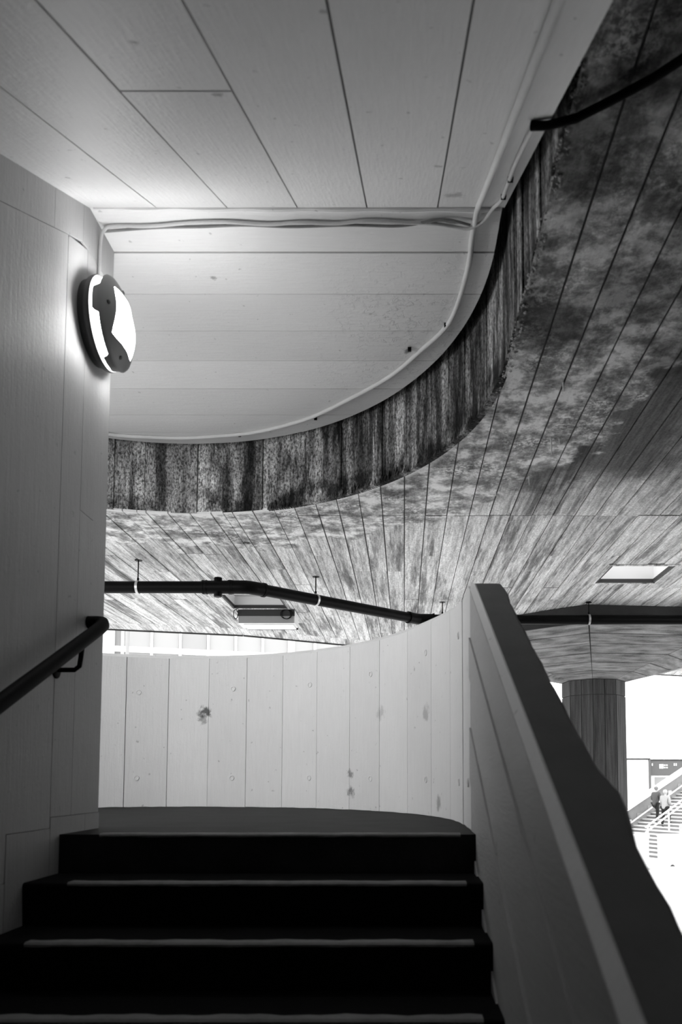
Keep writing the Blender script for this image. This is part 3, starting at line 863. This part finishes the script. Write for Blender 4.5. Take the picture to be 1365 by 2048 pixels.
cable('lamp_cable', thin, .0075, M['cable'], 'thin cable running from lamp along the soffit break', [(.392, 2.62, fz(2.62)-.006), (.398, 2.85, fz(2.85)-.006)])
thin2 = [(XL+.02, 3.165, Zc-.01), (-1.1, 3.155, Zc), (-.9, 3.15, Zc), (-.7, 3.14, Zc), (-.5, 3.15, Zc), (-.25, 3.14, Zc), (-.02, 3.145, Zc), (.12, 3.115, Zc), (.2, 3.11, Zc), (.29, 3.13, Zc-.008)]
cable('second_cable', thin2, .006, M['cable_dark'], 'thin grimy cable beside lamp cable on white soffit')
M['matte'] = flat('black_rubber', .006, .9, spec=.1)
sl = MB().tube([(.375, 2.09, fz(2.09)-.014), (.42, 2.075, 2.130), (.5, 2.05, 2.130), (.58, 2.0, 2.132), (.68, 1.93, 2.132), (.80, 1.82, 2.132), (1.2, 1.4, 2.132)], .0125, 14).build('black_conduit', M['matte'], None, True)
tag(sl, 'black conduit crossing from white soffit edge onto stained concrete', 'conduit')

# ------------------------------------------------------------------ unseen walls added to block light behind and beside the stair
wb = MB().box(-1.6, 2.75, -3.75, -3.4, GROUND, 3.0).build('blocker_wall_back', M['under'])
struct(wb, 'added unseen wall blocking light behind the stair foot', 'wall')
ws = MB().box(2.75, 3.1, -7.5, 5.4, GROUND, ZD-.01).build('blocker_wall_side', M['under'])
struct(ws, 'added unseen wall blocking side light beneath the deck', 'wall')

# ------------------------------------------------------------------ far stair across the plaza
fs_ = empty('plaza_staircase', (9.39, 36.1, GROUND))
struct(fs_, 'distant pale concrete steps rising across the plaza', 'staircase')
F0 = Vector((9.39, 36.1, GROUND)); RU = Vector((.28, .18, 0)); ACR = Vector((.54, -.84, 0)).normalized(); W_ = 3.75; RISE = .15
NST = 23
for k in range(NST):
    o = F0+RU*k+Vector((0, 0, RISE*k))
    st = MB().obox(o-Vector((0, 0, .6)), ACR*W_, RU*1.6, (0, 0, .6+RISE-.05)).build('step', M['riser'], fs_)
    MB().obox(o+Vector((0, 0, RISE-.05))-RU*.06, ACR*W_, RU*1.3, (0, 0, .05)).build('tread', M['tread'], st)
# flank wall of the stair with block courses
fw = empty('stair_flank_wall', tuple(F0)); struct(fw, 'pale blockwork wall flanking the distant steps', 'wall')
rn = RU.normalized(); Lr = RU.length
tanr = RISE/Lr
LW = Lr*NST
MB().prism([F0-rn*1.5-Vector((0, 0, 0)), F0+rn*LW, F0+rn*LW+Vector((0, 0, LW*tanr+.95)), F0-rn*1.5+Vector((0, 0, .45))],
           [p-ACR*.28 for p in (F0-rn*1.5, F0+rn*LW, F0+rn*LW+Vector((0, 0, LW*tanr+.95)), F0-rn*1.5+Vector((0, 0, .45)))]).build('core', M['riser'], fw)
for r_ in range(12):
    zb_ = r_*.36
    q0 = -1.5 if zb_ < .2 else (zb_-.75)/tanr
    q = q0
    while q < LW-.2:
        ln = 1.05
        top_here = (q*tanr+.82)
        if zb_+.33 < top_here and zb_+.34 > q*tanr-.5:
            o = F0+rn*(q+.02)+Vector((0, 0, zb_+.02))+ACR*.0
            MB().obox(o, rn*(ln-.04), ACR*.02, (0, 0, .32)).build('block', M['block'], fw)
        q += ln
o0, o1 = F0-rn*1.5+Vector((0, 0, .45)), F0+rn*LW+Vector((0, 0, LW*tanr+.95))
MB().obox(o0-ACR*.34, (o1-o0), ACR*.42, (0, 0, .12)).build('coping', M['white'], fw)
# white bulkhead plates on the flank wall
for q, z in ((5.0, None), (1.9, None)):
    p = F0+rn*q+Vector((0, 0, q*tanr+.42))+ACR*.025
    MB().obox(p, rn*.22, ACR*.04, (0, 0, .2)).build('wall_plate', M['white'], fw)
def rail(name, off, h_, q0, q1, label, posts=()):
    e = empty(name, tuple(F0)); tag(e, label, 'handrail', 'white handrails on the distant steps')
    for hh in h_:
        a = F0+ACR*off+rn*q0+Vector((0, 0, q0*tanr+hh)); b = F0+ACR*off+rn*q1+Vector((0, 0, q1*tanr+hh))
        MB().tube([a-rn*.0, b], .038, 8).build('rail', M['white'], e)
    for q in posts:
        a = F0+ACR*off+rn*q+Vector((0, 0, math.floor(q/Lr)*RISE+RISE)); b = F0+ACR*off+rn*q+Vector((0, 0, q*tanr+max(h_)))
        MB().tube([a, b], .04, 8).build('post', M['white'], e)
    return e
rail('stair_handrail', .12, (.42,), -1.0, LW, 'white handrail fixed along the flank wall of distant steps', ())
rail('stair_handrail', 2.25, (1.05, .82), .5, LW, 'double white handrail on posts up the middle of distant steps', (.65, 2.15, 3.65, 5.2, 6.6))
pl = MB().obox(F0+ACR*3.75+rn*.9, ACR*.5, rn*.9, (0, 0, 1.5)).build('end_pier', M['stone'], fs_)

# low white walls, kerb and fixtures on the plaza
for x0_, x1_, lb in ((8.6, 10.0, 'low white wall block beside the column at the foot of distant steps'), (10.55, 13.2, 'longer low white wall block in front of the distant steps')):
    b_ = MB(); b_.box(x0_, x1_, 30.9, 31.5, GROUND, -2.18); b_.box(x0_-.03, x1_+.03, 30.87, 31.53, -2.18, -2.1)
    tag(b_.build('low_wall', M['bldg']), lb, 'wall block', 'low white walls on the plaza')
kb = MB().obox((4.0, 28.8, GROUND-.02), (16, 1.0, 0), (-.02, .35, 0), (0, 0, .10)).build('kerb', M['stone'])
struct(kb, 'thin pale kerb line across the plaza', 'kerb')
for x_, y_, lb in ((9.38, 29.9, 'small dark rounded fixture on paving next to balustrade edge'), (10.6, 29.9, 'small dark rounded fixture on paving below longer white block')):
    m = MB().lathe([(0, .10), (.05, .09), (.10, .05), (.115, .005)], (x_, y_, GROUND), (0, 0, 1), 14)
    tag(m.build('ground_fixture', M['shoe'], None, True), lb, 'fixture', 'dark fixtures on the plaza')

# ------------------------------------------------------------------ far buildings
b1 = empty('pavilion', (14.9, 46, GROUND)); tag(b1, 'white rendered pavilion wall with dark roof trim behind steps', 'building')
MB().box(11.5, 14.98, 46, 52, GROUND, 1.34).build('wall', M['bldg'], b1)
MB().box(11.4, 15.02, 45.95, 52.05, 1.34, 1.43).build('roof_trim', M['shadowgap'], b1)
MB().box(14.98, 15.10, 45.95, 46.3, GROUND, 1.43).build('corner_post', M['darkbldg'], b1)
b2 = empty('kiosk', (18, 46.4, GROUND)); tag(b2, 'grey kiosk with lettered fascia above the distant steps', 'building')
MB().box(15.1, 24, 46.4, 52, GROUND, 1.3).build('wall', M['stone'], b2)
fb = MB().box(15.1, 24, 46.15, 46.4, .40, 1.30).build('fascia', M['darkbldg'], b2)
MB().box(15.1, 24, 46.1, 46.5, 1.30, 1.37).build('roof_trim', M['shadowgap'], b2)
# white marks on the fascia
def mark(x, z, w_, h_): MB().box(x, x+w_, 46.12, 46.16, z, z+h_).build('mark', M['white'], fb)
sx = 46.15/1500
def fx(px): return (px-809)*sx*1.006
mark(fx(1315.6), .80, .26, .27)
for dx, dz in ((.30, .02), (.30, .17), (.43, .02), (.43, .17)): mark(fx(1315.6)+dx, .80+dz, .08, .08)
for px_ in (1300.8, 1344.6, 1348.2): mark(fx(px_), .97, .06, .15)
mark(fx(1362.5), .80, .3, .27); mark(fx(1358), .68, .05, .06)
wn = MB().box(15.15, 19.2, 46.33, 46.42, -1.4, .38).build('window', M['white'], b2)
for i in range(2): MB().box(15.45+i*1.9, 17.2+i*1.9, 46.30, 46.345, -1.3, .26).build('pane', M['grey'], wn)

# glazed block seen under the deck edge
fd = Vector((2.9, .85, 0)).normalized(); fn = Vector((fd.y, -fd.x, 0))
G0 = Vector((-9.6, 20.2, 0))
gb = empty('glazed_building', (-9.6, 20.2, GROUND)); tag(gb, 'pale glazed office block seen between parapet and deck edge', 'building')
MB().obox(G0+Vector((0, 0, GROUND)), fd*14, -fn*6, (0, 0, 14)).build('wall', M['pane'], gb)
bay = .77; org = 2.55
for i in range(-1, 14):
    s_ = org+i*bay
    MB().obox(G0+fd*s_+Vector((0, 0, GROUND)), fd*(.075 if i != 5 else .2), fn*.10, (0, 0, 12)).build('mullion', M['white'], gb)
for z_ in (1.2, 2.5, 3.72, 4.95, 6.2, 7.4):
    MB().obox(G0+Vector((0, 0, z_)), fd*14, fn*.07, (0, 0, .16)).build('transom', M['white'], gb)
for i in range(-1, 13):
    for j, z_ in enumerate((1.36, 2.66, 3.88, 5.11)):
        s_ = org+i*bay+.085
        MB().obox(G0+fd*s_+Vector((0, 0, z_+.01)), fd*(bay-.095), fn*.02, (0, 0, 1.0)).build('pane', random.choice((M['pane'], M['pane'], M['pane2'])), gb)
wt = MB().obox(G0+fd*.0+fn*.12+Vector((0, 0, GROUND)), fd*1.62, fn*.2, (0, 0, 12)).build('blank_panel', M['bldg'], gb)
pp = MB().tube([(-7.27, 19.5, GROUND), (-7.27, 19.5, 8)], .045, 10).build('steel_post', M['grey'])
tag(pp, 'slim dark vertical post in front of glazed office block', 'post')

# ------------------------------------------------------------------ two people climbing the far stair
def skin_obj(name, nodes, edges, mat, parent, sub=2):
    """nodes {key:(x,y,z,r)} in metres"""
    keys = list(nodes); idx = {k_: i for i, k_ in enumerate(keys)}
    me = bpy.data.meshes.new(name)
    me.from_pydata([nodes[k_][:3] for k_ in keys], [(idx[a], idx[b]) for a, b in edges], [])
    o = bpy.data.objects.new(name, me); COL.objects.link(o)
    o.modifiers.new('skin', 'SKIN')
    if not me.skin_vertices: me.attributes  # layer is made with the modifier below
    bm = bmesh.new(); bm.from_mesh(me)
    lay = bm.verts.layers.skin.verify()
    for i, v in enumerate(bm.verts):
        r = nodes[keys[i]][3]
        v[lay].radius = (r, r) if not isinstance(r, tuple) else r
        v[lay].use_root = i == 0
    bm.to_mesh(me); bm.free()
    s_ = o.modifiers.new('sub', 'SUBSURF'); s_.levels = sub; s_.render_levels = sub
    me.materials.append(mat)
    if parent: o.parent = parent
    return o
def person(loc, yaw, coat, hairm, hat, label, H=1.0, lead=1):
    e = empty('person', loc); e.rotation_euler = (0, 0, yaw); tag(e, label, 'person')
    # facing +Y locally, leaning a little; lead leg up one step
    L_, R_ = 1, -1
    n = {'pelvis': (0, 0, .93, .125), 'waist': (0, .02, 1.08, .115), 'chest': (0, .05, 1.30, .135), 'neck0': (0, .07, 1.46, .06), 'neck': (0, .085, 1.53, .05), 'head': (0, .10, 1.62, .085), 'crown': (0, .095, 1.71, .075)}
    ed = [('pelvis', 'waist'), ('waist', 'chest'), ('chest', 'neck0'), ('neck0', 'neck'), ('neck', 'head'), ('head', 'crown')]
    for sd, k_ in ((1, 'l'), (-1, 'r')):
        up_ = sd == lead
        hip = (sd*.09, 0, .88, .085)
        knee = (sd*.10, .26, .62, .06) if up_ else (sd*.10, .02, .47, .058)
        ank = (sd*.10, .20, .26, .042) if up_ else (sd*.10, -.10, .09, .042)
        toe = (sd*.11, .36, .22, .035) if up_ else (sd*.11, .06, .035, .035)
        n.update({k_+'hip': hip, k_+'knee': knee, k_+'ank': ank, k_+'toe': toe})
        ed += [('pelvis', k_+'hip'), (k_+'hip', k_+'knee'), (k_+'knee', k_+'ank'), (k_+'ank', k_+'toe')]
        sh = (sd*.19, .05, 1.41, .065); el = (sd*.24, .02 if up_ else .10, 1.14, .05); wr_ = (sd*.20, .20 if not up_ else .22, 1.05, .035); hd = (sd*.19, .28, 1.06, .038)
        n.update({k_+'sh': sh, k_+'el': el, k_+'wr': wr_, k_+'hd': hd})
        ed += [('chest', k_+'sh'), (k_+'sh', k_+'el'), (k_+'el', k_+'wr'), (k_+'wr', k_+'hd')]
        # palm with four curled fingers and a thumb
        for q_, (dx, ln) in enumerate(((-.027, .062), (-.009, .072), (.009, .068), (.027, .052))):
            a_, b_ = k_+'f%d' % q_, k_+'g%d' % q_
            n[a_] = (hd[0]+dx, hd[1]+.045, hd[2]-.004, .0095); n[b_] = (hd[0]+dx, hd[1]+.045+ln*.6, hd[2]-ln*.55, .008)
            ed += [(k_+'hd', a_), (a_, b_)]
        n[k_+'th'] = (hd[0]-sd*.045, hd[1]+.005, hd[2]+.012, .010); n[k_+'tip'] = (hd[0]-sd*.05, hd[1]+.045, hd[2]-.004, .009)
        ed += [(k_+'hd', k_+'th'), (k_+'th', k_+'tip')]
    skin_obj('body', n, ed, M['skin'], e)
    gro = lambda k_, d: (*n[k_][:3], n[k_][3]+d)
    cn = {'hem': (0, 0, .80, .17), 'pelvis': (0, .0, .93, .165), 'waist': (0, .02, 1.08, .155), 'chest': (0, .05, 1.30, .175), 'collar': (0, .075, 1.47, .085)}
    ce = [('hem', 'pelvis'), ('pelvis', 'waist'), ('waist', 'chest'), ('chest', 'collar')]
    for k_ in 'lr':
        cn.update({k_+'sh': gro(k_+'sh', .025), k_+'el': gro(k_+'el', .022), k_+'wr': gro(k_+'wr', .018)})
        ce += [('chest', k_+'sh'), (k_+'sh', k_+'el'), (k_+'el', k_+'wr')]
    skin_obj('jacket', cn, ce, coat, e)
    tn = {'pelvis': (0, 0, .93, .14)}; te = []
    for k_ in 'lr':
        tn.update({k_+'hip': gro(k_+'hip', .018), k_+'knee': gro(k_+'knee', .016), k_+'ank': gro(k_+'ank', .016)})
        te += [('pelvis', k_+'hip'), (k_+'hip', k_+'knee'), (k_+'knee', k_+'ank')]
        a, t = n[k_+'ank'], n[k_+'toe']
        skin_obj('shoe', {'a': (a[0], a[1]-.03, a[2]-.03, .045), 'b': ((a[0]+t[0])/2, (a[1]+t[1])/2, t[2]+.01, .045), 'c': (t[0], t[1], t[2], .04)}, [('a', 'b'), ('b', 'c')], M['shoe'], e)
    skin_obj('trousers', tn, te, M['trouser'], e)
    hb = MB().lathe([(-.05, .095), (.0, .108), (.05, .102), (.09, .07), (.108, .01)], (0, .07, 1.66), (0, -.35, 1), 16).build('hat' if hat else 'hair', hairm, None, True)
    hb.parent = e
    # face details
    for sx_ in (-.035, .035):
        q = MB().lathe([(0, .010), (.006, .006)], (sx_, .178, 1.645), (0, 1, 0), 8).build('eye', M['shoe'], None); q.parent = e
        q = MB().lathe([(0, .02), (.012, .012)], (sx_*2.45, .09, 1.63), (sx_, 0, 0), 8).build('ear', M['skin'], None); q.parent = e
    q = MB().lathe([(0, .016), (.03, .006)], (0, .175, 1.615), (0, 1, -.2), 8).build('nose', M['skin'], None); q.parent = e
    q = MB().box(-.025, .025, .165, .182, 1.565, 1.573).build('mouth', M['hair'], None); q.parent = e
    return e
yaw = math.atan2(RU.y, RU.x)-math.pi/2
def on_stair(k, off): return tuple(F0+RU*(k+.55)+ACR*off+Vector((0, 0, RISE*(k+1))))
person(on_stair(8, .95), yaw, M['coat'], M['hair'], False, 'person in grey jacket and black trousers climbing beside the flank wall', lead=-1)
person(on_stair(7, 1.75), yaw+.15, M['palecoat'], M['palehair'], True, 'person in pale jacket and pale hat climbing beside the middle rail', lead=1)
print('deck boards', nb, 'objects', len(bpy.data.objects))
